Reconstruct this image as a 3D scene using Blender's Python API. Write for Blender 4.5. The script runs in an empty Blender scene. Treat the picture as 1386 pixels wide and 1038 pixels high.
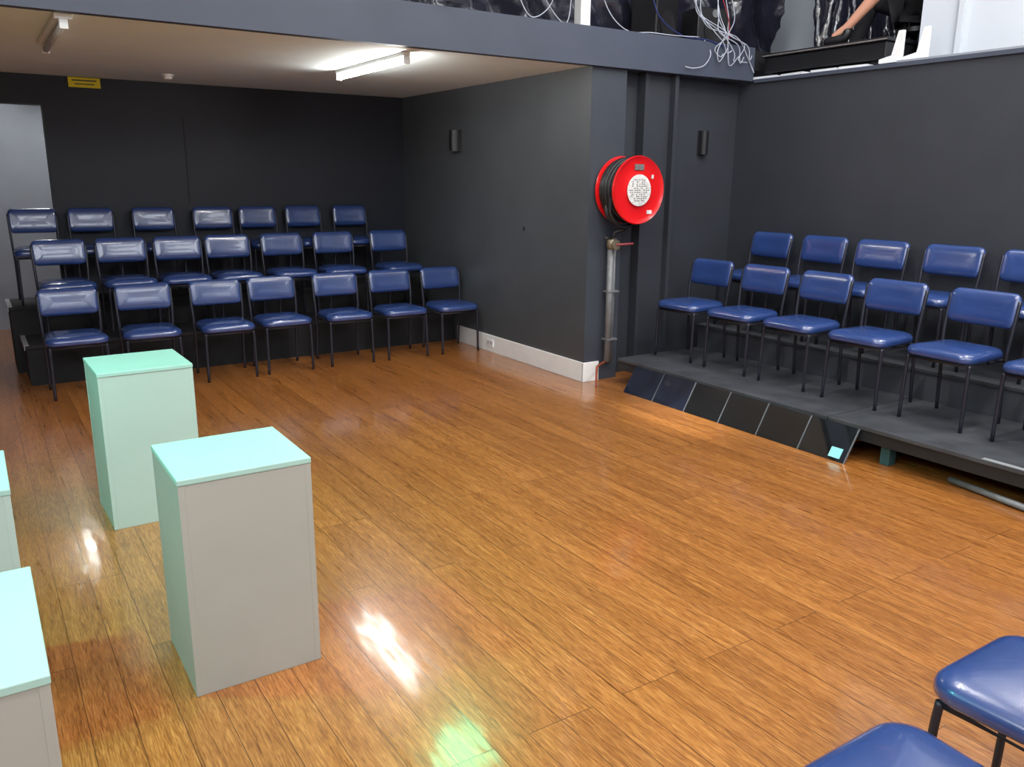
import bpy, bmesh, math, random
from mathutils import Vector, Matrix
random.seed(4)
S=bpy.context.scene
COL=S.collection
try:
    S.view_settings.view_transform='Standard'
except Exception: pass

# ---------------------------------------------------------------- materials
def srgb(r,g,b):
    def c(x):
        x/=255.0
        return x/12.92 if x<=.04045 else ((x+.055)/1.055)**2.4
    return (c(r),c(g),c(b),1)
def mat(name,rgb,rough=.5,metal=0,var=.12,scale=8,bump=0,bscale=60,emit=None,estr=0,coat=0,spec=.5):
    m=bpy.data.materials.new(name); m.use_nodes=True; nt=m.node_tree
    b=nt.nodes['Principled BSDF']
    col=srgb(*rgb)
    tc=nt.nodes.new('ShaderNodeTexCoord')
    n=nt.nodes.new('ShaderNodeTexNoise'); n.inputs['Scale'].default_value=scale; n.inputs['Detail'].default_value=4
    nt.links.new(tc.outputs['Object'],n.inputs['Vector'])
    r=nt.nodes.new('ShaderNodeValToRGB')
    r.color_ramp.elements[0].color=tuple(c*(1-var) for c in col[:3])+(1,)
    r.color_ramp.elements[1].color=tuple(min(1,c*(1+var)) for c in col[:3])+(1,)
    r.color_ramp.elements[0].position=.3; r.color_ramp.elements[1].position=.7
    nt.links.new(n.outputs['Fac'],r.inputs['Fac']); nt.links.new(r.outputs['Color'],b.inputs['Base Color'])
    b.inputs['Roughness'].default_value=rough; b.inputs['Metallic'].default_value=metal
    b.inputs['Specular IOR Level'].default_value=spec
    b.inputs['Coat Weight'].default_value=coat
    if bump:
        n2=nt.nodes.new('ShaderNodeTexNoise'); n2.inputs['Scale'].default_value=bscale; n2.inputs['Detail'].default_value=3
        nt.links.new(tc.outputs['Object'],n2.inputs['Vector'])
        bp=nt.nodes.new('ShaderNodeBump'); bp.inputs['Strength'].default_value=bump; bp.inputs['Distance'].default_value=.01
        nt.links.new(n2.outputs['Fac'],bp.inputs['Height']); nt.links.new(bp.outputs['Normal'],b.inputs['Normal'])
    if emit:
        b.inputs['Emission Color'].default_value=srgb(*emit); b.inputs['Emission Strength'].default_value=estr
    return m
def floor_mat():
    m=bpy.data.materials.new('strand_floorboards'); m.use_nodes=True; nt=m.node_tree; N=nt.nodes.new; L=nt.links.new
    b=nt.nodes['Principled BSDF']
    tc=N('ShaderNodeTexCoord'); sp=N('ShaderNodeSeparateXYZ'); L(tc.outputs['Object'],sp.inputs[0])
    cb=N('ShaderNodeCombineXYZ'); L(sp.outputs['Y'],cb.inputs['X']); L(sp.outputs['X'],cb.inputs['Y'])
    br=N('ShaderNodeTexBrick'); L(cb.outputs[0],br.inputs['Vector'])
    br.inputs['Scale'].default_value=1; br.inputs['Brick Width'].default_value=1.8; br.inputs['Row Height'].default_value=.125
    br.inputs['Mortar Size'].default_value=.0013; br.inputs['Mortar Smooth'].default_value=.15
    br.offset=.37; br.offset_frequency=3
    br.inputs['Color1'].default_value=(0,0,0,1); br.inputs['Color2'].default_value=(1,1,1,1); br.inputs['Mortar'].default_value=(0.4,0.4,0.4,1)
    def streak(sx,sy,dist,rough):
        mp=N('ShaderNodeMapping'); mp.inputs['Scale'].default_value=(sx,sy,1); L(tc.outputs['Object'],mp.inputs['Vector'])
        add=N('ShaderNodeVectorMath'); add.operation='MULTIPLY_ADD'; L(br.outputs['Color'],add.inputs[0]); add.inputs[1].default_value=(37,53,11); L(mp.outputs[0],add.inputs[2])
        n1=N('ShaderNodeTexNoise'); n1.inputs['Scale'].default_value=1; n1.inputs['Detail'].default_value=6; n1.inputs['Roughness'].default_value=rough; n1.inputs['Distortion'].default_value=dist
        L(add.outputs[0],n1.inputs['Vector']); return n1
    n1=streak(230,14,.8,.6); n0=streak(30,1.6,.5,.5)
    mixn=N('ShaderNodeMix'); mixn.data_type='FLOAT'; mixn.inputs['Factor'].default_value=.25
    L(n1.outputs['Fac'],mixn.inputs['A']); L(n0.outputs['Fac'],mixn.inputs['B'])
    r1=N('ShaderNodeValToRGB'); e=r1.color_ramp.elements
    e[0].position=.34; e[0].color=srgb(112,64,26); e[1].position=.67; e[1].color=srgb(204,142,78)
    x=e.new(.5); x.color=srgb(165,103,47)
    L(mixn.outputs['Result'],r1.inputs['Fac'])
    r2=N('ShaderNodeValToRGB'); e=r2.color_ramp.elements
    e[0].color=(.80,.75,.70,1); e[1].color=(1.05,1.04,1.02,1)
    L(br.outputs['Color'],r2.inputs['Fac'])
    mx=N('ShaderNodeMix'); mx.data_type='RGBA'; mx.blend_type='MULTIPLY'; mx.inputs['Factor'].default_value=.9
    L(r1.outputs['Color'],mx.inputs['A']); L(r2.outputs['Color'],mx.inputs['B'])
    mm=N('ShaderNodeMix'); mm.data_type='RGBA'; L(br.outputs['Fac'],mm.inputs['Factor']); L(mx.outputs['Result'],mm.inputs['A']); mm.inputs['B'].default_value=srgb(84,46,18)
    L(mm.outputs['Result'],b.inputs['Base Color'])
    rr=N('ShaderNodeMapRange'); rr.inputs['To Min'].default_value=.24; rr.inputs['To Max'].default_value=.34; L(n0.outputs['Fac'],rr.inputs['Value']); L(rr.outputs[0],b.inputs['Roughness'])
    n3=N('ShaderNodeTexNoise'); n3.inputs['Scale'].default_value=1.0; mp3=N('ShaderNodeMapping'); mp3.inputs['Scale'].default_value=(7,2.5,1)
    add3=N('ShaderNodeVectorMath'); add3.operation='MULTIPLY_ADD'; L(tc.outputs['Object'],mp3.inputs['Vector']); L(br.outputs['Color'],add3.inputs[0]); add3.inputs[1].default_value=(17,23,5); L(mp3.outputs[0],add3.inputs[2]); L(add3.outputs[0],n3.inputs['Vector'])
    b1=N('ShaderNodeBump'); b1.inputs['Strength'].default_value=.5; b1.inputs['Distance'].default_value=.006; L(n3.outputs['Fac'],b1.inputs['Height'])
    b2=N('ShaderNodeBump'); b2.inputs['Strength'].default_value=.5; b2.inputs['Distance'].default_value=.002; b2.invert=True
    L(br.outputs['Fac'],b2.inputs['Height']); L(b1.outputs['Normal'],b2.inputs['Normal'])
    b3=N('ShaderNodeBump'); b3.inputs['Strength'].default_value=.12; b3.inputs['Distance'].default_value=.001; L(n1.outputs['Fac'],b3.inputs['Height']); L(b2.outputs['Normal'],b3.inputs['Normal'])
    L(b3.outputs['Normal'],b.inputs['Normal']); L(b2.outputs['Normal'],b.inputs['Coat Normal'])
    b.inputs['Coat Weight'].default_value=.55; b.inputs['Coat Roughness'].default_value=.1
    return m
M={}
M['floor']=floor_mat()
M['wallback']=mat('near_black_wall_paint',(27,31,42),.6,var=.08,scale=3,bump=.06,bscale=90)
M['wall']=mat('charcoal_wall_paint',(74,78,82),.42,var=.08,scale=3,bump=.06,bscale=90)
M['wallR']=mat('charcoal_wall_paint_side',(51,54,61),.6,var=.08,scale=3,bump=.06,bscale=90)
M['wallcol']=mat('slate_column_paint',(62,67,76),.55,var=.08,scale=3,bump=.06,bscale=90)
M['beam']=mat('slate_beam_paint',(69,75,90),.55,var=.06,scale=3)
M['ceil']=mat('cream_ceiling_paint',(230,242,242),.8,var=.03,scale=2)
M['white']=mat('white_gloss_paint',(240,241,240),.4,var=.04)
M['ledge']=mat('pale_ledge_paint',(150,156,166),.5,var=.06)
M['upwhite']=mat('upper_white_wall',(206,212,220),.8,var=.03,scale=2)
M['greydoor']=mat('grey_hall_wall',(146,150,160),.6,var=.06,scale=3)
M['vinyl']=mat('blue_vinyl',(42,67,124),.27,var=.08,scale=5,bump=.05,bscale=250,coat=.5,spec=1)
M['steel']=mat('black_tube_steel',(46,46,56),.35,metal=.3,var=.1)
M['deck']=mat('black_stage_deck',(66,68,73),.5,var=.3,scale=6,bump=.1,bscale=30)
M['deckside']=mat('black_stage_side',(30,31,34),.5,var=.2)
M['riser']=mat('grey_riser_board',(74,75,82),.6,var=.12,scale=4)
M['void']=mat('dark_timber',(22,22,25),.8)
M['gloss']=mat('black_gloss_tile',(22,26,30),.04,var=.2,coat=1,spec=1)
M['glossreflect']=mat('black_gloss_tile_painted_reflection',(32,38,54),.04,var=.5,scale=5,coat=1,spec=1)  # black tile with a bluish reflection put into its base colour
M['aluminium']=mat('light_edge_trim',(175,177,180),.35,metal=.3)
M['tileedge']=mat('dull_tile_edge',(120,123,128),.4,metal=.2)
M['plinth']=mat('plinth_grey_paint',(164,164,156),.5,var=.04,scale=3,bump=.04,bscale=20)
M['plinthgreenlit']=mat('plinth_green_light_tint',(174,192,184),.5,var=.04,scale=3,bump=.04,bscale=20)  # grey plinth paint with the green lamp light mixed into the colour
M['lid']=mat('plinth_lid_green_light_tint',(163,200,189),.45,var=.04,scale=3,bump=.04,bscale=20)  # green light falling on the plinth tops, put into the lid colour
M['red']=mat('red_enamel',(224,20,26),.3,var=.05,coat=.3)
M['rubber']=mat('black_rubber',(28,28,30),.45,var=.2)
M['label']=mat('white_label',(225,225,222),.5,var=.25,scale=60)
M['labelgrey']=mat('grey_label',(120,114,114),.5,var=.5,scale=90)
M['pipe']=mat('dull_galvanised_pipe',(124,126,128),.45,metal=.2,var=.15,scale=20)
M['brass']=mat('brass_valve',(135,125,105),.4,metal=.6,var=.2,scale=20)
M['copper']=mat('copper_pipe',(176,96,72),.4,metal=.5,var=.2,scale=20)
M['lever']=mat('faded_red_lever',(150,62,66),.5)
M['yellow']=mat('yellow_sign',(228,205,20),.5,var=.05)
M['black']=mat('black_plastic',(22,22,25),.4)
M['tube']=mat('lit_tube',(255,255,250),.4,emit=(250,248,244),estr=78)
M['tubeoff']=mat('unlit_diffuser',(190,190,188),.35)
M['paper']=mat('white_paper',(225,228,232),.7)
M['teal']=mat('teal_block',(50,84,86),.6)
M['cyan']=mat('pale_sticker',(150,225,230),.5)
M['drape']=mat('black_plastic_sheet',(34,34,46),.16,var=.4,scale=3,bump=.6,bscale=6,spec=.8)
M['cablew']=mat('white_cable',(180,184,196),.45)
M['cableb']=mat('dark_blue_cable',(40,50,110),.45)
M['cabler']=mat('red_cable',(150,30,40),.45)
M['skin']=mat('skin',(205,150,125),.5,var=.06)
M['cloth']=mat('black_cloth',(25,25,30),.85)
M['hair']=mat('brown_hair',(60,40,28),.7)
M['eye']=mat('eye_white',(230,230,230),.3)
M['greenlens']=mat('green_lens',(60,255,150),.3,emit=(70,255,160),estr=2)
M['glowpanel']=mat('added_glow_surface',(235,240,250),.2,emit=(232,240,255),estr=1.2)

# ---------------------------------------------------------------- helpers
def link(o): COL.objects.link(o); return o
def finish(name,bm,m,smooth=False,parent=None,loc=None):
    me=bpy.data.meshes.new(name); bmesh.ops.recalc_face_normals(bm,faces=bm.faces); bm.to_mesh(me); bm.free()
    for f in me.polygons: f.use_smooth=smooth
    if m: me.materials.append(m)
    o=bpy.data.objects.new(name,me); link(o)
    if parent: o.parent=parent
    if loc: o.location=loc
    return o
def addbox(bm,lo,hi,bev=0):
    vs=bmesh.ops.create_cube(bm,size=1)['verts']
    for v in vs:
        v.co=Vector([(lo[i]+hi[i])/2+v.co[i]*(hi[i]-lo[i]) for i in range(3)])
    if bev:
        es=list({e for v in vs for e in v.link_edges})
        bmesh.ops.bevel(bm,geom=es,offset=bev,segments=2,affect='EDGES',profile=.5)
def box(name,lo,hi,m,bev=0,parent=None):
    bm=bmesh.new(); addbox(bm,lo,hi,bev); return finish(name,bm,m,False,parent)
def boxes(name,lst,m,bev=0,parent=None):
    bm=bmesh.new()
    for lo,hi in lst: addbox(bm,lo,hi,bev)
    return finish(name,bm,m,False,parent)
def struct(o,label=None):
    o['kind']='structure'
    if label: o['label']=label
    return o
def tag(o,label,cat,group=None):
    o['label']=label; o['category']=cat
    if group: o['group']=group
    return o
def thing(name,loc,label,cat,group=None,rz=0):
    e=bpy.data.objects.new(name,None); e.empty_display_size=.1; e.location=loc; e.rotation_euler=(0,0,rz); link(e)
    return tag(e,label,cat,group)
def catmull(pts,n=6,closed=False):
    P=[Vector(p) for p in pts]; out=[]; N=len(P); rng=N if closed else N-1
    for i in range(rng):
        if closed: a,b,c,d=P[(i-1)%N],P[i],P[(i+1)%N],P[(i+2)%N]
        else: a,b,c,d=P[max(i-1,0)],P[i],P[i+1],P[min(i+2,N-1)]
        for k in range(n):
            t=k/n
            out.append(.5*((2*b)+(-a+c)*t+(2*a-5*b+4*c-d)*t*t+(-a+3*b-3*c+d)*t**3))
    if not closed: out.append(P[-1])
    return out
def sweep(bm,pts,r,n=10,closed=False,cap=True):
    P=[Vector(p) for p in pts]; N=len(P); rings=[]; prev=None
    for i in range(N):
        if closed: t=(P[(i+1)%N]-P[(i-1)%N]).normalized()
        else: t=(P[min(i+1,N-1)]-P[max(i-1,0)]).normalized()
        if prev is None:
            u=t.cross(Vector((0,0,1)))
            if u.length<.1: u=t.cross(Vector((1,0,0)))
        else: u=prev-t*prev.dot(t)
        u.normalize(); prev=u; w=t.cross(u)
        rr=r[i] if isinstance(r,(list,tuple)) else r
        rings.append([bm.verts.new(P[i]+(u*math.cos(2*math.pi*k/n)+w*math.sin(2*math.pi*k/n))*rr) for k in range(n)])
    for i in range(N if closed else N-1):
        A,B=rings[i],rings[(i+1)%N]
        for k in range(n): bm.faces.new((A[k],A[(k+1)%n],B[(k+1)%n],B[k]))
    if cap and not closed:
        bm.faces.new(rings[0][::-1]); bm.faces.new(rings[-1])
def tube(name,pts,r,m,parent=None,n=10,smoothpts=0,closed=False):
    bm=bmesh.new()
    if smoothpts: pts=catmull(pts,smoothpts,closed)
    sweep(bm,pts,r,n,closed); return finish(name,bm,m,True,parent)
def lathe(name,prof,m,parent=None,axis='Z',n=40,loc=(0,0,0),smooth=True):
    """prof list of (radius, height)"""
    bm=bmesh.new(); rings=[]
    for r,h in prof:
        ring=[]
        for k in range(n):
            a=2*math.pi*k/n; x,y=r*math.cos(a),r*math.sin(a)
            co={'Z':(x,y,h),'Y':(x,h,y),'X':(h,x,y)}[axis]
            ring.append(bm.verts.new(Vector(co)+Vector(loc)))
        rings.append(ring)
    for A,B in zip(rings,rings[1:]):
        for k in range(n): bm.faces.new((A[k],A[(k+1)%n],B[(k+1)%n],B[k]))
    bm.faces.new(rings[0]); bm.faces.new(rings[-1][::-1])
    o=finish(name,bm,m,False,parent)
    if smooth:
        for f in o.data.polygons: f.use_smooth=len(f.vertices)==4
        try:
            o.data.set_sharp_from_angle(angle=math.radians(40))
        except Exception: pass
    return o
def rrect(w,h,r,n=6):
    pts=[]
    for cx,cy,a0 in ((w/2-r,h/2-r,0),(-w/2+r,h/2-r,90),(-w/2+r,-h/2+r,180),(w/2-r,-h/2+r,270)):
        for k in range(n+1):
            a=math.radians(a0+90*k/n); pts.append((cx+r*math.cos(a),cy+r*math.sin(a)))
    return pts
def pad(name,w,h,r,prof,m,parent,xf):
    bm=bmesh.new(); rings=[]
    for ins,z in prof:
        rr=max(r-ins,.012)
        rings.append([bm.verts.new(xf(x,y,z)) for x,y in rrect(w-2*ins,h-2*ins,rr)])
    n=len(rings[0])
    for A,B in zip(rings,rings[1:]):
        for k in range(n): bm.faces.new((A[k],A[(k+1)%n],B[(k+1)%n],B[k]))
    bm.faces.new(rings[0][::-1]); bm.faces.new(rings[-1])
    return finish(name,bm,m,True,parent)

# ---------------------------------------------------------------- room shell
XA=4.18; YB=5.30; YW=8.63; XR=5.95; ZC=2.50
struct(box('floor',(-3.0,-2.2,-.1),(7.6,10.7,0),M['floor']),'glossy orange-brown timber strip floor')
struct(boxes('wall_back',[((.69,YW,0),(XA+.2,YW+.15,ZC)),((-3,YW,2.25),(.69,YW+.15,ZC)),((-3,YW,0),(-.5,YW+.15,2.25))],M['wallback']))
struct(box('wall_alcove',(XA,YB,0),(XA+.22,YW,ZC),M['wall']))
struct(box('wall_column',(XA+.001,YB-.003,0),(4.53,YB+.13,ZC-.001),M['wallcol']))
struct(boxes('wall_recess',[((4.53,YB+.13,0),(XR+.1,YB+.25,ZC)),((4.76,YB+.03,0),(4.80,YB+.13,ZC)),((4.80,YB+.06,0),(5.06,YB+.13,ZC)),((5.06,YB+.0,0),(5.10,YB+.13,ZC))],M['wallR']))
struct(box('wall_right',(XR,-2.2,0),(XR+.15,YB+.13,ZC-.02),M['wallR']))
struct(box('trim_1',(XR-.02,-2.2,ZC-.02),(XR+.17,YB-.06,ZC+.01),M['beam']))
struct(box('trim_2',(XR-.012,-2.2,ZC+.01),(XR+.1,3.9,ZC+.025),M['ledge']))
struct(box('wall_left',(-3.1,-2.2,0),(-3,10.7,4.6),M['wallR']))
struct(box('wall_near',(-3.1,-2.35,0),(7.6,-2.2,4.6),M['upwhite']))
struct(box('wall_hall',(-3,10.5,0),(2.2,10.6,2.6),M['greydoor']))
struct(box('wall_hall_side',(1.6,YW+.15,0),(1.7,10.5,2.6),M['greydoor']))
struct(box('ceiling_hall',(-3,YW+.15,2.5),(2.2,10.6,2.6),M['ceil']))
struct(box('ceiling_alcove',(-3,YB+.02,ZC),(XA+.22,YW+.15,ZC+.1),M['ceil']))
struct(box('ceiling_main',(-3.1,-2.35,4.6),(7.7,7.6,4.7),M['ceil']))
struct(box('trim_3',(-3,YB-.05,ZC-.005),(XR-.02,YB+.02,ZC+.27),M['beam']),'dark slate painted mezzanine edge beam')
struct(box('floor_mezzanine',(-3,YB+.02,ZC+.1),(7.6,7.5,ZC+.26),M['void']))
struct(box('floor_mezzanine_side',(XR+.15,-2.2,ZC-.12),(7.6,YB+.02,ZC),M['void']))
struct(box('wall_mezzanine_back',(-3,7.4,ZC+.26),(7.6,7.5,4.6),M['black']))
struct(box('wall_mezzanine_side',(7.5,-2.2,ZC),(7.6,7.4,4.6),M['upwhite']))
struct(boxes('wall_upper_right',[((6.30,-2.2,ZC),(6.40,3.97,4.6)),((6.26,3.62,ZC),(6.30,3.66,4.6))],M['upwhite']))
struct(boxes('baseboard_alcove',[((XA-.018,YB-.018,0),(XA,7.42,.165)),((XA-.018,YB-.020,0),(4.33,YB-.003,.165))],M['white'],.004))
struct(box('trim_4',(1.86,YW-.004,1.4),(1.866,YW,2.2),M['void']))
struct(box('wall_hook',(XA-.004,6.2,1.20),(XA,6.225,1.235),M['void']))  # small dark hook on the alcove wall
# added glowing panels, unseen behind and left of the camera, for chair highlights
for i,(x0,x1) in enumerate(((-1.8,.9),(1.3,4.0))):
    struct(box('glow_panel_%d'%(i+1),(x0,-2.2,2.7),(x1,-2.185,4.2),M['glowpanel']))
struct(box('glow_panel_3',(-3,-.6,2.9),(-2.985,3.6,4.2),M['glowpanel']))

o=thing('power_outlet',(XA-.018,6.75,.09),'white double power outlet on the skirting board','power outlet')
box('cover_plate',(-.010,-.06,-.035),(0,.06,.035),M['white'],.003,o)
for a in (-.035,-.015,.02,.035): box('socket_slot',(-.012,a,-.012),(-.0102,a+.005,.012),M['black'],0,o)

# ---------------------------------------------------------------- chairs
def chair_template():
    e=thing('stacking_chair',(0,0,0),'','chair')
    def xs(x,y,z):
        f=1-.10*(y>0)*(y/.21)
        return Vector((x*f,y,z-.018+ .008*(1-(x/.22)**2)+.006*(1-(y/.21)**2)))
    pad('seat',.435,.43,.085,[(.03,.418),(.008,.423),(0,.434),(0,.452),(.005,.464),(.017,.474),(.04,.481),(.08,.486),(.12,.489),(.16,.490)],M['vinyl'],e,xs)
    tilt=math.radians(10)
    def xb(x,y,z):
        yy=-z+ .02 - .55*x*x
        zz=y
        return Vector((x, .215+yy*math.cos(tilt)+zz*math.sin(tilt)+.02, .69+zz*math.cos(tilt)-yy*math.sin(tilt)-.14*x*x))
    pad('backrest',.43,.215,.05,[(.02,-.016),(.004,-.013),(0,-.004),(0,.006),(.005,.016),(.015,.025),(.03,.031),(.05,.035),(.075,.037),(.095,.0375)],M['vinyl'],e,xb)
    r=.0115
    def leg(pts): 
        return tube('leg',pts,r,M['steel'],e,10)
    for s in (-1,1):
        leg(catmull([(s*.198,-.185,0),(s*.195,-.178,.30),(s*.192,-.172,.400)],4))
        leg(catmull([(s*.200,.215,0),(s*.198,.195,.30),(s*.205,.19,.46),(s*.210,.205,.60),(s*.211,.232,.75)],4))
    tube('seat_frame',[(-.192,-.172,.393),(.192,-.172,.393),(.196,.19,.393),(-.196,.19,.393)],.010,M['steel'],e,8,closed=True)
    return e
T=chair_template(); TP=list(T.children); used=[False]
def chair(x,y,z,facing,label,group,sx=1):
    if not used[0]:
        e=T; used[0]=True
    else:
        e=T.copy(); link(e)
        for c in TP:
            k=c.copy(); link(k); k.parent=e
    e.location=(x,y,z); e.rotation_euler=(0,0,facing); e.scale=(sx,1,1)
    tag(e,label,'chair',group); return e
J=lambda a: random.uniform(-a,a)
GA='blue chairs of the stepped seating block'
for i,x in enumerate([.60,1.14,1.72,2.22,2.80,3.35,3.90]):
    lab='blue vinyl chair with black tube legs on timber floor'
    if i==6: lab='blue vinyl chair with black tube legs beside charcoal wall'
    if i==0: lab='blue vinyl chair with black tube legs at row end'
    chair(x,7.08+J(.02),0,J(.05)+(0.04 if i in(0,6) else 0),lab,GA)
for i,x in enumerate([.64,1.12,1.58,2.03,2.55,3.06,3.67]):
    chair(x,7.76+J(.01),.33,J(.04),'blue vinyl chair on the middle black riser',GA,.96)
for i,x in enumerate([.50,.96,1.50,2.04,2.49,2.96,3.47]):
    chair(x,8.30,.57,J(.03),'blue vinyl chair on the top riser against black wall',GA,.88)
GB='blue chairs on the low black stage'
R=-math.pi/2
for y in [4.85,4.30,3.76,3.20,2.63,2.06]:
    chair(4.94+J(.015),y,.22,R+J(.05),'blue vinyl chair with black tube legs on stage deck',GB)
for y in [4.80,4.27,3.75,3.20,2.65,2.10]:
    chair(5.57,y,.43,R+J(.03),'blue vinyl chair on the raised riser against the wall',GB)
GC='blue chairs standing on the timber floor'
chair(2.07,.745,0,math.pi,'blue vinyl chair with shining seat standing on timber floor',GC)
chair(1.455,.70,0,math.pi,'blue vinyl chair on the timber floor beside another',GC)

# ---------------------------------------------------------------- risers / stage
def riser(name,lo,hi,label,group):
    e=thing(name,(lo[0],lo[1],lo[2]),label,'stage riser',group)
    w=[hi[i]-lo[i] for i in range(3)]
    box('deck_board',(0,0,w[2]-.03),(w[0],w[1],w[2]),M['void'],.003,e)
    box('fascia',(.012,.012,.0),(w[0]-.012,w[1]-.012,w[2]-.03),M['void'],0,e)
    box('edge_strip',(-.004,-.001,w[2]-.035),(-.0002,w[1]-.02,w[2]+.002),M['aluminium'],0,e)
    box('edge_strip',(-.0001,-.001,w[2]+.0002),(.03,w[1]-.02,w[2]+.002),M['aluminium'],0,e)
    return e
GR='black seating risers of the stepped block'
riser('seating_riser',(.27,7.47,0),(4.16,8.02,.33),'low black riser carrying the middle row of chairs',GR)
riser('seating_riser',(.21,8.03,0),(4.16,8.61,.57),'tall black riser carrying the top row of chairs',GR)
GS='black stage decks along the wall'
for y0,y1 in ((3.08,5.10),(1.04,3.07),(-1.0,1.03)):
    e=thing('stage_deck',(4.38,y0,0),'black worn low stage deck on short feet','stage deck',GS)
    w=1.55; d=y1-y0
    box('deck_board',(0,0,.195),(w,d,.22),M['deck'],.003,e)
    box('frame_rail',(.01,.005,.125),(.05,d-.005,.195),M['deckside'],0,e)
    for yy in (.005,d-.045): box('frame_rail',(.0501,yy,.125),(w,yy+.04,.195),M['deckside'],0,e)
    for lx,ly in ((.06,.12),(.06,d-.40),(w-.2,.12),(w-.2,d-.40)):
        box('foot',(lx,ly,0),(lx+.07,ly+.06,.1249),M['teal'],.003,e)
e=thing('seating_riser',(5.27,.0,.2201),'grey fronted riser carrying rear chairs on stage','stage riser','upper riser on stage')
box('deck_board',(0,0,.185),(.67,5.1,.2099),M['deck'],.003,e)
box('fascia',(.012,.01,0),(.66,5.09,.185),M['riser'],0,e)
tag(box('tape_strip',(4.385,1.86,.2201),(4.42,2.12,.2215),M['aluminium']),'pale tape strip stuck along the stage edge','tape')
GT='black gloss tiles leaning on stage front'
for i in range(6):
    y1=4.86-.338*i; y0=y1-.333
    lab='black glossy tile with pale edge leaning on stage front'
    if i==5: lab='black glossy tile with pale blue sticker leaning on stage'
    e=thing('leaning_tile',(4.245,(y0+y1)/2,.001),lab,'tile',GT)
    L_=.235; ang=math.atan2(.12,.205)
    e.rotation_euler=(J(.008),ang+J(.03),0)
    h=(y1-y0)/2
    box('tile_face',(0,-h+.005,0),(.008,h-.001,L_),M['glossreflect'] if i<2 else M['gloss'],.0015,e)
    box('pale_edge',(-.0005,-h-.0005,0),(.009,-h+.0045,L_),M['tileedge'],0,e)
    if i==5: box('sticker',(-.002,-h+.04,.02),(-.0003,-h+.12,.085),M['cyan'],0,e)
e=thing('metal_pole',(4.50,2.42,.022),'pale dusty metal pole lying on floor','pole')
tube('pole_shaft',[(-.02,-.1,0),(-.11,-.60,0)],.018,M['pipe'],e)
tube('pole_collar',[(-.110,-.601,0),(-.118,-.655,0)],.0215,M['aluminium'],e,14)

# ---------------------------------------------------------------- plinths
GP='grey painted display plinths'
def plinth(x0,y0,x1,y1,h,label,rz=0,m='plinth'):
    cx,cy=(x0+x1)/2,(y0+y1)/2
    e=thing('display_plinth',(cx,cy,0),label,'plinth',GP,rz)
    a,b=(x1-x0)/2,(y1-y0)/2; l=.02
    box('plinth_body',(-a+.0012,-b+.0012,0),(a-.0012,b-.0012,h-l),M[m],.002,e)
    for sx in (-1,1):
        for sy in (-1,1):
            x_,y_=sx*a,sy*b
            box('corner_strip',(min(x_,x_-sx*.02),min(y_,y_-sy*.02),.001),(max(x_,x_-sx*.02),max(y_,y_-sy*.02),h-l-.0005),M[m],.001,e)
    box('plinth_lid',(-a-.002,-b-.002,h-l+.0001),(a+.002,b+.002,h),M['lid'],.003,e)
plinth(.44,2.53,.86,2.94,.75,'tall grey box plinth with green-lit top and grey face')
plinth(.41,4.10,.83,4.52,.77,'tall pale box plinth tinted by green light near chairs',.02,'plinthgreenlit')
plinth(-.41,2.72,.01,3.14,.75,'pale box plinth with green-lit top beside taller ones',0,'plinthgreenlit')
plinth(-.42,1.60,.025,2.12,.75,'wide grey box plinth with a broad green-lit top')

# ---------------------------------------------------------------- hose reel
e=thing('fire_hose_reel',(4.49,5.17,1.57),'red fire hose reel with coiled black hose and white label','fire hose reel')
def flange(name,y,s):
    prof=[(.03,y),(.07,y),(.085,y+.012*s),(.22,y+.012*s),(.245,y+.004*s),(.26,y-.006*s),(.266,y+.004*s),(.262,y+.016*s),(.24,y+.020*s),(.03,y+.022*s)]
    return lathe(name,prof,M['red'],e,'Y',48)
flange('front_flange',-.115,1); flange('rear_flange',.105,-1)
lathe('hub',[(.09,-.09),(.10,-.085),(.10,.085),(.09,.09)],M['red'],e,'Y',32)
bm=bmesh.new()
for k,(y,rr) in enumerate([(-.072,.232),(-.036,.240),(0,.244),(.036,.240),(.07,.230),(-.054,.202),(-.018,.204),(.018,.204),(.052,.202)]):
    pts=[(rr*math.cos(t*math.pi/18),y,rr*math.sin(t*math.pi/18)) for t in range(36)]
    sweep(bm,pts,.018,10,True)
finish('hose_coil',bm,M['rubber'],True,e)
lathe('round_label',[(.122,-.1165),(.122,-.122),(.116,-.123)],M['label'],e,'Y',40)
bm=bmesh.new(); rs=random.Random(2)
for gx in range(-4,5):
    for gz in range(-6,7):
        x=gx*.024+rs.uniform(-.004,.004); z=gz*.016
        if x*x+z*z<.096**2 and rs.random()<.8:
            wv=rs.uniform(.006,.0105); addbox(bm,(x-wv,-.1238,z-.0035),(x+wv,-.1232,z+.0035))
finish('label_print',bm,M['labelgrey'],False,e)
box('maker_plate',(-.045,-.112,.155),(.05,-.1055,.2),M['labelgrey'],.001,e)
box('small_label',(.10,-.1105,-.185),(.15,-.1055,-.155),M['label'],0,e)
box('small_label',(.135,-.1105,.09),(.155,-.1055,.12),M['label'],0,e)
boxes('wall_bracket',[((-.05,.106,-.06),(.05,.127,.06)),((-.02,.10,-.3),(.02,.127,.05))],M['pipe'],.003,e)
tube('hose_tail',[(-.20,.03,-.10),(-.21,.0,-.2),(-.13,-.03,-.27),(-.05,-.02,-.30),(-.10,.03,-.33),(-.11,.04,-.37)],.018,M['rubber'],e,10,8)
tube('hose_loop',[(-.22,-.05,-.05),(-.22,-.04,-.18),(-.12,-.04,-.28),(.0,-.03,-.27),(.06,.0,-.2)],.018,M['rubber'],e,10,8)

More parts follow.
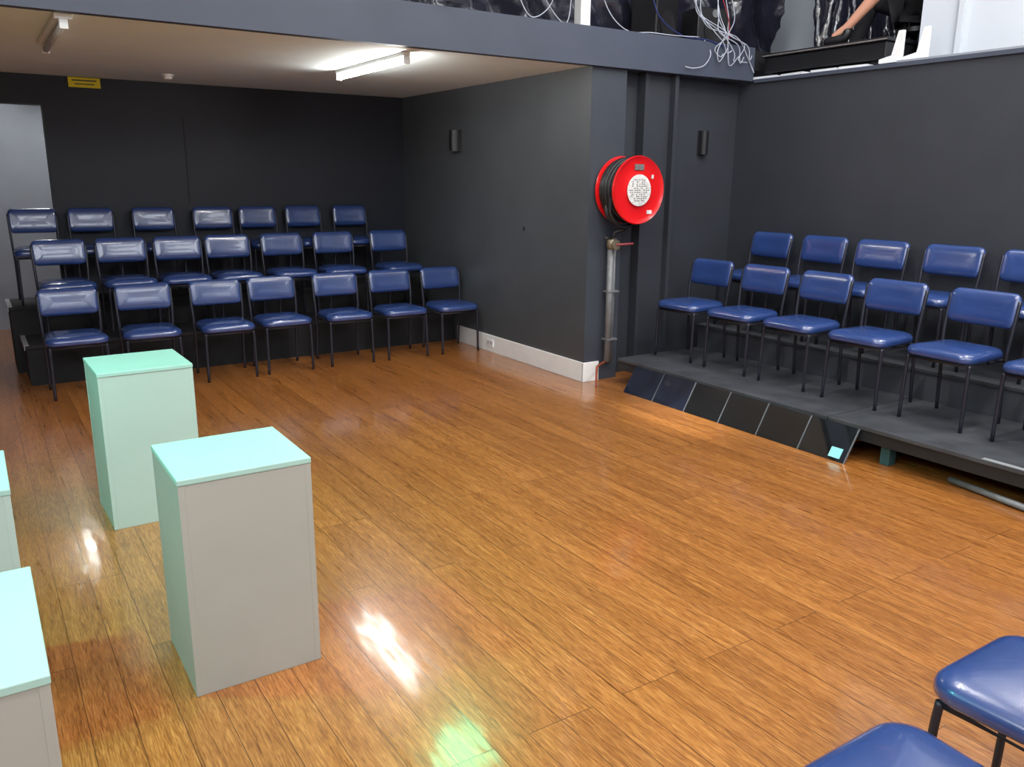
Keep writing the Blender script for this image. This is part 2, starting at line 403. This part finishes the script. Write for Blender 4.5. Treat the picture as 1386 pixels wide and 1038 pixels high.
e=thing('water_pipe',(4.37,5.225,0),'dull metal water pipe rising to the hose reel valve','water pipe')
tube('riser_pipe',[(0,0,.17),(0,0,1.15)],.028,M['pipe'],e,14)
tube('side_pipe',[(.062,.03,.16),(.062,.03,1.19)],.015,M['pipe'],e,12)
bm=bmesh.new()
sweep(bm,[(0,0,1.10),(0,0,1.13),(0,0,1.17),(0,0,1.195)],[.03,.038,.038,.022],14)
finish('valve_body',bm,M['brass'],True,e)
tube('valve_stem',[(-.10,-.03,1.195),(-.02,-.03,1.195)],.010,M['rubber'],e)
tube('valve_lever',[(-.02,-.06,1.14),(.06,-.09,1.145),(.13,-.12,1.15)],.009,M['lever'],e)
lathe('valve_wheel',[(.012,-.072),(.04,-.07),(.042,-.064),(.04,-.058),(.012,-.056)],M['brass'],e,'Y',20,(0,0,1.14))
for z in (.35,.75): box('pipe_clamp',(-.030,-.030,z),(.08,.045,z+.014),M['pipe'],.002,e)
tube('copper_feed_pipe',[(-.20,-.115,.0),(-.20,-.115,.135),(-.18,-.10,.165),(-.03,0.0,.165),(0,0,.168)],.010,M['copper'],e,10,5)

# ---------------------------------------------------------------- wall lights
def wall_light(x,y,z,rz,label,sc=1):
    e=thing('wall_light',(x,y,z),label,'wall light','small black wall lights',rz)
    e.scale=(sc,sc,1)
    box('back_plate',(-.05,-.012,-.105),(.05,0,.105),M['black'],.003,e)
    bm=bmesh.new(); n=12; A=[];B=[]
    for k in range(n+1):
        a=math.pi*k/n; A.append(bm.verts.new((.042*math.cos(a),-.0121-.055*math.sin(a),-.10))); B.append(bm.verts.new((.042*math.cos(a),-.0121-.055*math.sin(a),.10)))
    for k in range(n): bm.faces.new((A[k],A[k+1],B[k+1],B[k]))
    bm.faces.new(A); bm.faces.new(B[::-1])
    finish('shade',bm,M['black'],False,e)
wall_light(XA,7.40,2.01,-math.pi/2,'small black cylindrical wall light on charcoal wall',1.4)
wall_light(5.53,YB+.13,1.97,0,'small black wall light near the wall corner')

# ---------------------------------------------------------------- ceiling things
def batten(name,x,y0,y1,z,lit,label,width=.05,tr=.02):
    e=thing(name,(x,(y0+y1)/2,z),label,'ceiling light')
    h=(y1-y0)/2
    box('housing',(-width/2,-h,-.03),(width/2,h,0),M['white'],.006,e)
    for s in (-1,1):
        box('lamp_holder',(-.022,s*(h-.012)-.012,-.08),(.022,s*(h-.012)+.012,-.0305),M['white'],.003,e)
    tube('lamp_tube',[(0,-h+.025,-.056),(0,h-.025,-.056)],tr,M['tube'] if lit else M['tubeoff'],e,14)
    return e
batten('fluorescent_light',2.71,5.50,6.78,ZC,True,'lit white fluorescent batten on the low ceiling')
batten('fluorescent_light',.58,5.35,6.5,ZC,False,'unlit fluorescent batten on the low ceiling',.09)
batten('fluorescent_light',.75,8.95,10.1,2.5,True,'lit fluorescent batten in the hallway')
e=thing('smoke_detector',(1.62,7.95,ZC),'small round white smoke detector on ceiling','smoke detector')
lathe('detector_base',[(.05,0),(.052,-.012),(.045,-.018)],M['white'],e,'Z',24)
lathe('detector_cap',[(.04,-.0181),(.036,-.038),(.015,-.044)],M['white'],e,'Z',24)
e=thing('warning_sign',(1.045,YW-.005,2.455),'small yellow warning sign with black print above wall','sign')
box('sign_panel',(-.13,-.008,-.045),(.13,0.004,.04),M['yellow'],.002,e)
box('sign_print',(-.10,-.0095,.010),(.10,-.0082,.020),M['black'],0,e)
box('sign_print',(-.08,-.0095,-.020),(.08,-.0082,-.012),M['black'],0,e)

# ---------------------------------------------------------------- mezzanine clutter
struct(box('trim_5',(4.08,YB+.03,ZC+.2601),(4.17,YB+.11,4.6),M['white']),'white post standing on mezzanine edge')
def drape(name,p0,p1,z0,z1,label):
    bm=bmesh.new(); nx,nz=110,34; g=[]
    d=Vector(p1)-Vector(p0); nrm=Vector((-d.y,d.x,0)).normalized()
    for i in range(nx+1):
        row=[]
        for j in range(nz+1):
            u=i/nx; w=j/nz
            k=.05*math.sin(u*70+3*math.sin(w*4))+.03*math.sin(u*33+w*9)+random.uniform(-.016,.016)
            row.append(bm.verts.new(Vector((p0[0]+d.x*u,p0[1]+d.y*u,z0+(z1-z0)*w))+nrm*k))
        g.append(row)
    for i in range(nx):
        for j in range(nz): bm.faces.new((g[i][j],g[i+1][j],g[i+1][j+1],g[i][j+1]))
    return tag(finish(name,bm,M['drape'],True),label,'plastic sheet')
drape('plastic_sheet',(1.0,5.9),(6.9,5.85),ZC+.27,4.2,'crumpled shiny black plastic sheet hanging over mezzanine')
drape('plastic_sheet',(7.0,5.5),(7.1,3.4),ZC+.01,4.2,'crumpled shiny black plastic sheet behind the desk')
e=thing('equipment_case',(6.22,4.60,ZC+.0301),'flat black equipment case on the wall ledge','equipment case')
box('case_body',(-.2,-.55,.03),(.2,.62,.16),M['black'],.01,e)
box('case_lid',(-.215,-.565,.1601),(.215,.635,.19),M['black'],.006,e)
box('edge_trim',(-.2185,-.56,.168),(-.2155,.63,.178),M['labelgrey'],0,e)
for y in (-.45,.5):
    box('case_foot',(-.15,y,-.03),(.17,y+.06,.0299),M['black'],.004,e)
for i,(x,y,r_) in enumerate([(5.995,5.15,.05),(5.995,4.86,-.1),(5.995,4.55,.03),(5.995,4.28,.1)]):
    o=box('paper_sheet',(-.045,-.12,0),(.045,.12,.02),M['paper'],.001); o.location=(x,y,ZC+.0101); o.rotation_euler=(0,0,r_)
    tag(o,'small stack of white paper on the wall ledge','paper','papers on the wall ledge')
for y in (4.00,3.80):
    bm=bmesh.new()
    pr=[(-.06,0),(.12,0),(.12,.03),(.02,.05),(-.02,.22),(-.06,.22)]
    A=[bm.verts.new((0,a,b)) for a,b in pr]; B=[bm.verts.new((.03,a,b)) for a,b in pr]
    bm.faces.new(A); bm.faces.new(B[::-1])
    for k in range(len(pr)): bm.faces.new((A[k],A[(k+1)%6],B[(k+1)%6],B[k]))
    o=finish('bracket',bm,M['white']); o.location=(6.0,y-.03,ZC+.0255)
    tag(o,'white L-shaped bracket standing on the wall ledge','bracket','white brackets on ledge')
def speaker(x,y,z,rz,w=.3,h=.45):
    e=thing('speaker',(x,y,z),'black loudspeaker box standing on the mezzanine','speaker','speakers on mezzanine',rz)
    box('cabinet',(-w/2,-.13,0),(w/2,.13,h),M['black'],.01,e)
    lathe('woofer',[(.10,-.1305),(.105,-.137),(.08,-.134),(.03,-.131)],M['rubber'],e,'Y',24,(0,0,.14))
    lathe('tweeter',[(.03,-.1305),(.032,-.135),(.01,-.133)],M['pipe'],e,'Y',20,(0,0,h-.045))
speaker(5.02,5.55,ZC+.2601,.2); speaker(5.62,5.55,ZC+.2601,-.2,.34,.32)
def cable(pts,m,label,r=.006):
    o=tube('cable',pts,r,m,None,6,8); tag(o,label,'cable','loose cables on mezzanine edge')
y=5.225
CW,CB,CR=M['cablew'],M['cableb'],M['cabler']
zt=ZC+.285
cable([(3.4,5.33,3.3),(3.5,5.32,2.95),(3.62,5.30,zt),(3.8,5.30,2.93),(3.72,5.3,3.2)],CW,'thin white cable looping above the beam',.004)
cable([(3.55,5.36,3.3),(3.7,5.34,3.0),(3.95,5.33,zt),(4.02,5.36,3.3)],CW,'thin white cable looping above the beam',.004)
cable([(4.2,5.34,3.3),(4.32,5.33,2.95),(4.5,5.3,zt),(4.75,5.28,zt),(5.0,5.27,zt),(5.25,y+.03,zt+.01)],CW,'long white cable lying along beam top',.004)
for k in range(8):
    x0=5.48+J(.18); x1=5.42+.05*k
    cable([(x0,5.34,3.25),(x0+J(.12),5.30,3.0),(5.50+J(.09),5.24,2.85),(x1+J(.04),y-.005,2.74+J(.05)),(x1+J(.05)+.02,y-.005,2.65+J(.05)),(x1+.09,y-.005,2.69+J(.06))],CW,'tangled white cable hanging over beam corner',.0038)
cable([(5.2,5.30,3.1),(5.35,5.28,2.9),(5.5,5.25,2.86),(5.7,5.24,2.82),(5.84,5.235,2.66),(5.90,5.22,2.56)],CW,'white cable draped towards the wall ledge',.0045)
cable([(5.5,5.30,3.2),(5.58,5.26,2.98),(5.60,5.25,2.86),(5.57,5.235,2.80)],CR,'red cable hanging over beam corner',.004)
cable([(4.75,5.36,3.3),(4.85,5.33,2.95),(5.1,5.3,2.8),(5.35,5.25,2.78),(5.55,5.235,2.74)],CB,'dark blue cable hanging over beam corner',.005)
cable([(5.36,5.30,zt),(5.38,5.24,2.68),(5.30,5.22,2.58),(5.18,5.22,2.545),(5.08,5.22,2.55)],CW,'white cable drooping across the dark beam',.0045)
e=thing('stage_lamp',(2.85,5.08,2.98),'small black stage lamp with green lens on beam','stage lamp')
d=(Vector((.6,2.4,0))-Vector((2.85,5.08,2.98))).normalized()
e.rotation_euler=d.to_track_quat('-Z','Y').to_euler()
lathe('lamp_can',[(.04,.12),(.06,.10),(.065,-.07),(.07,-.075)],M['black'],e,'Z',24)
lathe('lens',[(.055,-.0751),(.05,-.078)],M['greenlens'],e,'Z',24)
tube('yoke',[(-.075,0,0),(-.075,0,.17),(.075,0,.17),(.075,0,0)],.007,M['black'],e,8)

# ---------------------------------------------------------------- person seated on mezzanine
def skinmesh(name,verts,edges,rad,m,parent=None,root=0,sub=2):
    me=bpy.data.meshes.new(name); me.from_pydata(verts,edges,[]); o=bpy.data.objects.new(name+'_tmp',me); link(o)
    sk=o.modifiers.new('s','SKIN'); sk.use_smooth_shade=True
    for i,v in enumerate(me.skin_vertices[0].data):
        r_=rad[i]; v.radius=(r_,r_); v.use_root=(i==root)
    ss=o.modifiers.new('u','SUBSURF'); ss.levels=sub; ss.render_levels=sub
    bpy.context.view_layer.update()
    dg=bpy.context.evaluated_depsgraph_get(); ev=o.evaluated_get(dg)
    nm=bpy.data.meshes.new_from_object(ev); bpy.data.objects.remove(o)
    nm.materials.clear(); nm.materials.append(m)
    for f in nm.polygons: f.use_smooth=True
    q=bpy.data.objects.new(name,nm); link(q)
    if parent: q.parent=parent
    return q
PE=thing('person',(6.62,4.28,ZC),'person seated with a bare bent leg and black shoe','person')
O=Vector((6.62,4.28,ZC))
def W(x,y_,z): return tuple(Vector((x,y_,z))-O)
V=[];E=[];Rr=[]
def av(p,r,par=None):
    V.append(p); Rr.append(r); i=len(V)-1
    if par is not None: E.append((par,i))
    return i
h=av(W(6.62,4.28,3.06),.13); w1=av(W(6.63,4.28,3.24),.125,h); w2=av(W(6.63,4.28,3.44),.145,w1); nk=av(W(6.61,4.28,3.58),.055,w2)
n2=av(W(6.60,4.28,3.66),.055,nk); hd=av(W(6.58,4.28,3.76),.085,n2); hd2=av(W(6.58,4.28,3.85),.07,hd)
def leg(sy,knee,ank,toe):
    a=av(W(6.58,4.28+sy,3.05),.085,h); k=av(knee,.055,a); c=av(tuple((Vector(knee)*.62+Vector(ank)*.38)),.056,k); n=av(ank,.036,c); av(toe,.032,n)
K1,A1,T1=W(6.30,4.20,3.25),W(6.20,4.54,2.87),W(6.17,4.66,2.79)
K2,A2,T2=W(6.52,4.55,3.10),W(6.52,4.72,2.72),W(6.50,4.86,2.62)
leg(-.09,K1,A1,T1); leg(.09,K2,A2,T2)
for s in (-1,1):
    sh=av(W(6.62,4.28+s*.17,3.50),.05,w2); el=av(W(6.55,4.28+s*.24,3.28),.038,sh); wr=av(W(6.40,4.28+s*.12,3.33),.026,el); pm=av(W(6.35,4.28+s*.09,3.345),.028,wr)
    for k in range(4):
        f0=av(W(6.32,4.28+s*(.065+.017*k),3.35),.009,pm); av(W(6.27+.006*abs(k-1.5),4.28+s*(.06+.018*k),3.335),.008,f0)
    th=av(W(6.355,4.28+s*.055,3.35),.010,pm); av(W(6.33,4.28+s*.035,3.345),.009,th)
skinmesh('body',V,E,Rr,M['skin'],PE,0,2)
skinmesh('shirt',[W(6.62,4.28,3.08),W(6.63,4.28,3.24),W(6.63,4.28,3.44),W(6.62,4.28,3.53),W(6.62,4.10,3.50),W(6.57,4.06,3.36),W(6.62,4.46,3.50),W(6.57,4.50,3.36)],[(0,1),(1,2),(2,3),(2,4),(4,5),(2,6),(6,7)],[.15,.145,.165,.08,.068,.06,.068,.06],M['cloth'],PE)
skinmesh('shorts',[W(6.62,4.28,3.08),W(6.58,4.19,3.05),W(6.40,4.20,3.17),W(6.58,4.37,3.05),K2],[(0,1),(1,2),(0,3),(3,4)],[.15,.11,.08,.11,.075],M['cloth'],PE)
skinmesh('long_sock',[W(6.52,4.56,3.08),tuple((Vector(K2)*.6+Vector(A2)*.4)),A2],[(0,1),(1,2)],[.07,.068,.05],M['cloth'],PE)
skinmesh('shoe',[W(6.205,4.53,2.87),W(6.20,4.545,2.79),W(6.17,4.63,2.77),W(6.15,4.72,2.765)],[(0,1),(1,2),(2,3)],[.046,.043,.043,.036],M['black'],PE)
skinmesh('shoe',[W(6.52,4.72,2.70),W(6.51,4.74,2.60),W(6.50,4.84,2.58),W(6.50,4.94,2.57)],[(0,1),(1,2),(2,3)],[.055,.055,.05,.045],M['black'],PE)
skinmesh('hair',[W(6.60,4.28,3.80),W(6.61,4.28,3.88),W(6.64,4.28,3.80)],[(0,1),(0,2)],[.09,.075,.085],M['hair'],PE)
for s in(-1,1):
    bm=bmesh.new(); bmesh.ops.create_uvsphere(bm,u_segments=12,v_segments=8,radius=.013); finish('eye',bm,M['eye'],True,PE,W(6.505,4.28+s*.03,3.78))
e=thing('stool',(6.74,4.28,ZC),'round black padded stool on mezzanine','stool')
lathe('stool_seat',[(.14,.33),(.16,.335),(.16,.37),(.13,.375)],M['black'],e,'Z',24)
for k in range(4):
    a=math.pi/4+k*math.pi/2
    tube('leg',[(.18*math.cos(a),.18*math.sin(a),0),(.11*math.cos(a),.11*math.sin(a),.332)],.012,M['steel'],e,8)

# ---------------------------------------------------------------- lights
def area(loc,target,size,power,col,sy=None):
    l=bpy.data.lights.new('area','AREA'); l.energy=power; l.color=col; l.size=size
    if sy: l.shape='RECTANGLE'; l.size_y=sy
    o=bpy.data.objects.new('area_light',l); link(o); o.location=loc
    o.rotation_euler=(Vector(target)-Vector(loc)).to_track_quat('-Z','Y').to_euler(); return o
def spot(loc,target,power,col,ang,blend=.4,r=.06):
    l=bpy.data.lights.new('spot','SPOT'); l.energy=power; l.color=col; l.spot_size=math.radians(ang); l.spot_blend=blend; l.shadow_soft_size=r
    o=bpy.data.objects.new('spot_light',l); link(o); o.location=loc
    o.rotation_euler=(Vector(target)-Vector(loc)).to_track_quat('-Z','Y').to_euler(); return o
cool=(1,.98,.95)
for x,y_ in ((.2,.8),(3.2,.6),(2.8,3.0),(5.0,2.0)):
    box_=thing('panel_light',(x,y_,4.6),'flat white ceiling light panel','ceiling light','ceiling light panels')
    box('frame',(-.65,-.17,-.05),(.65,.17,0),M['white'],.005,box_)
    area((x,y_,4.54),(x,y_,0),1.25,74,cool,.3)
# area lights added at the glowing panels for highlights on the chairs
area((-.45,-2.15,3.45),(-.45,3,1.6),2.7,88,(.93,.97,1),1.5)
area((2.65,-2.15,3.45),(2.65,3,1.6),2.7,88,(.93,.97,1),1.5)
area((-2.95,1.5,3.55),(3,2.5,1.4),4.2,140,(.93,.97,1),1.3)
area((5.0,4.0,4.4),(5.5,5.8,2.9),1.0,25,(.9,.93,1),.4)  # added light to brighten the black sheet on the mezzanine
area((6.1,1.2,4.3),(6.3,1.3,2.6),1.0,15,(1,1,1),.3)  # added light on the upper white wall
spot((2.82,5.02,2.93),(.3,2.6,0),60,(.15,1,.5),56,.6,.25)
spot((-.9,3.35,2.7),(.25,3.2,.4),235,(.18,1,.80),88,.5,.12)
spot((3.75,-.6,4.3),(4.05,4.05,0),3200,(.92,.97,1),7.5,1.0,.1)  # added spot imitating the glare the leaning tiles throw on the floor
w=bpy.data.worlds.new('world'); S.world=w; w.use_nodes=True
w.node_tree.nodes['Background'].inputs[0].default_value=(.8,.85,1,1); w.node_tree.nodes['Background'].inputs[1].default_value=.15

# ---------------------------------------------------------------- camera
cam=bpy.data.cameras.new('camera'); cam.sensor_width=36; cam.lens=1115/1386*36; cam.sensor_fit='HORIZONTAL'; cam.clip_start=.02
co=bpy.data.objects.new('camera',cam); link(co)
p=math.radians(13.95); a=math.radians(33.2)
Rm=Matrix.Rotation(-a,4,'Z')@Matrix.Rotation(math.pi/2-p,4,'X')@Matrix.Rotation(.0084,4,'Z')
co.matrix_world=Matrix.Translation((0,0,1.65))@Rm
S.camera=co
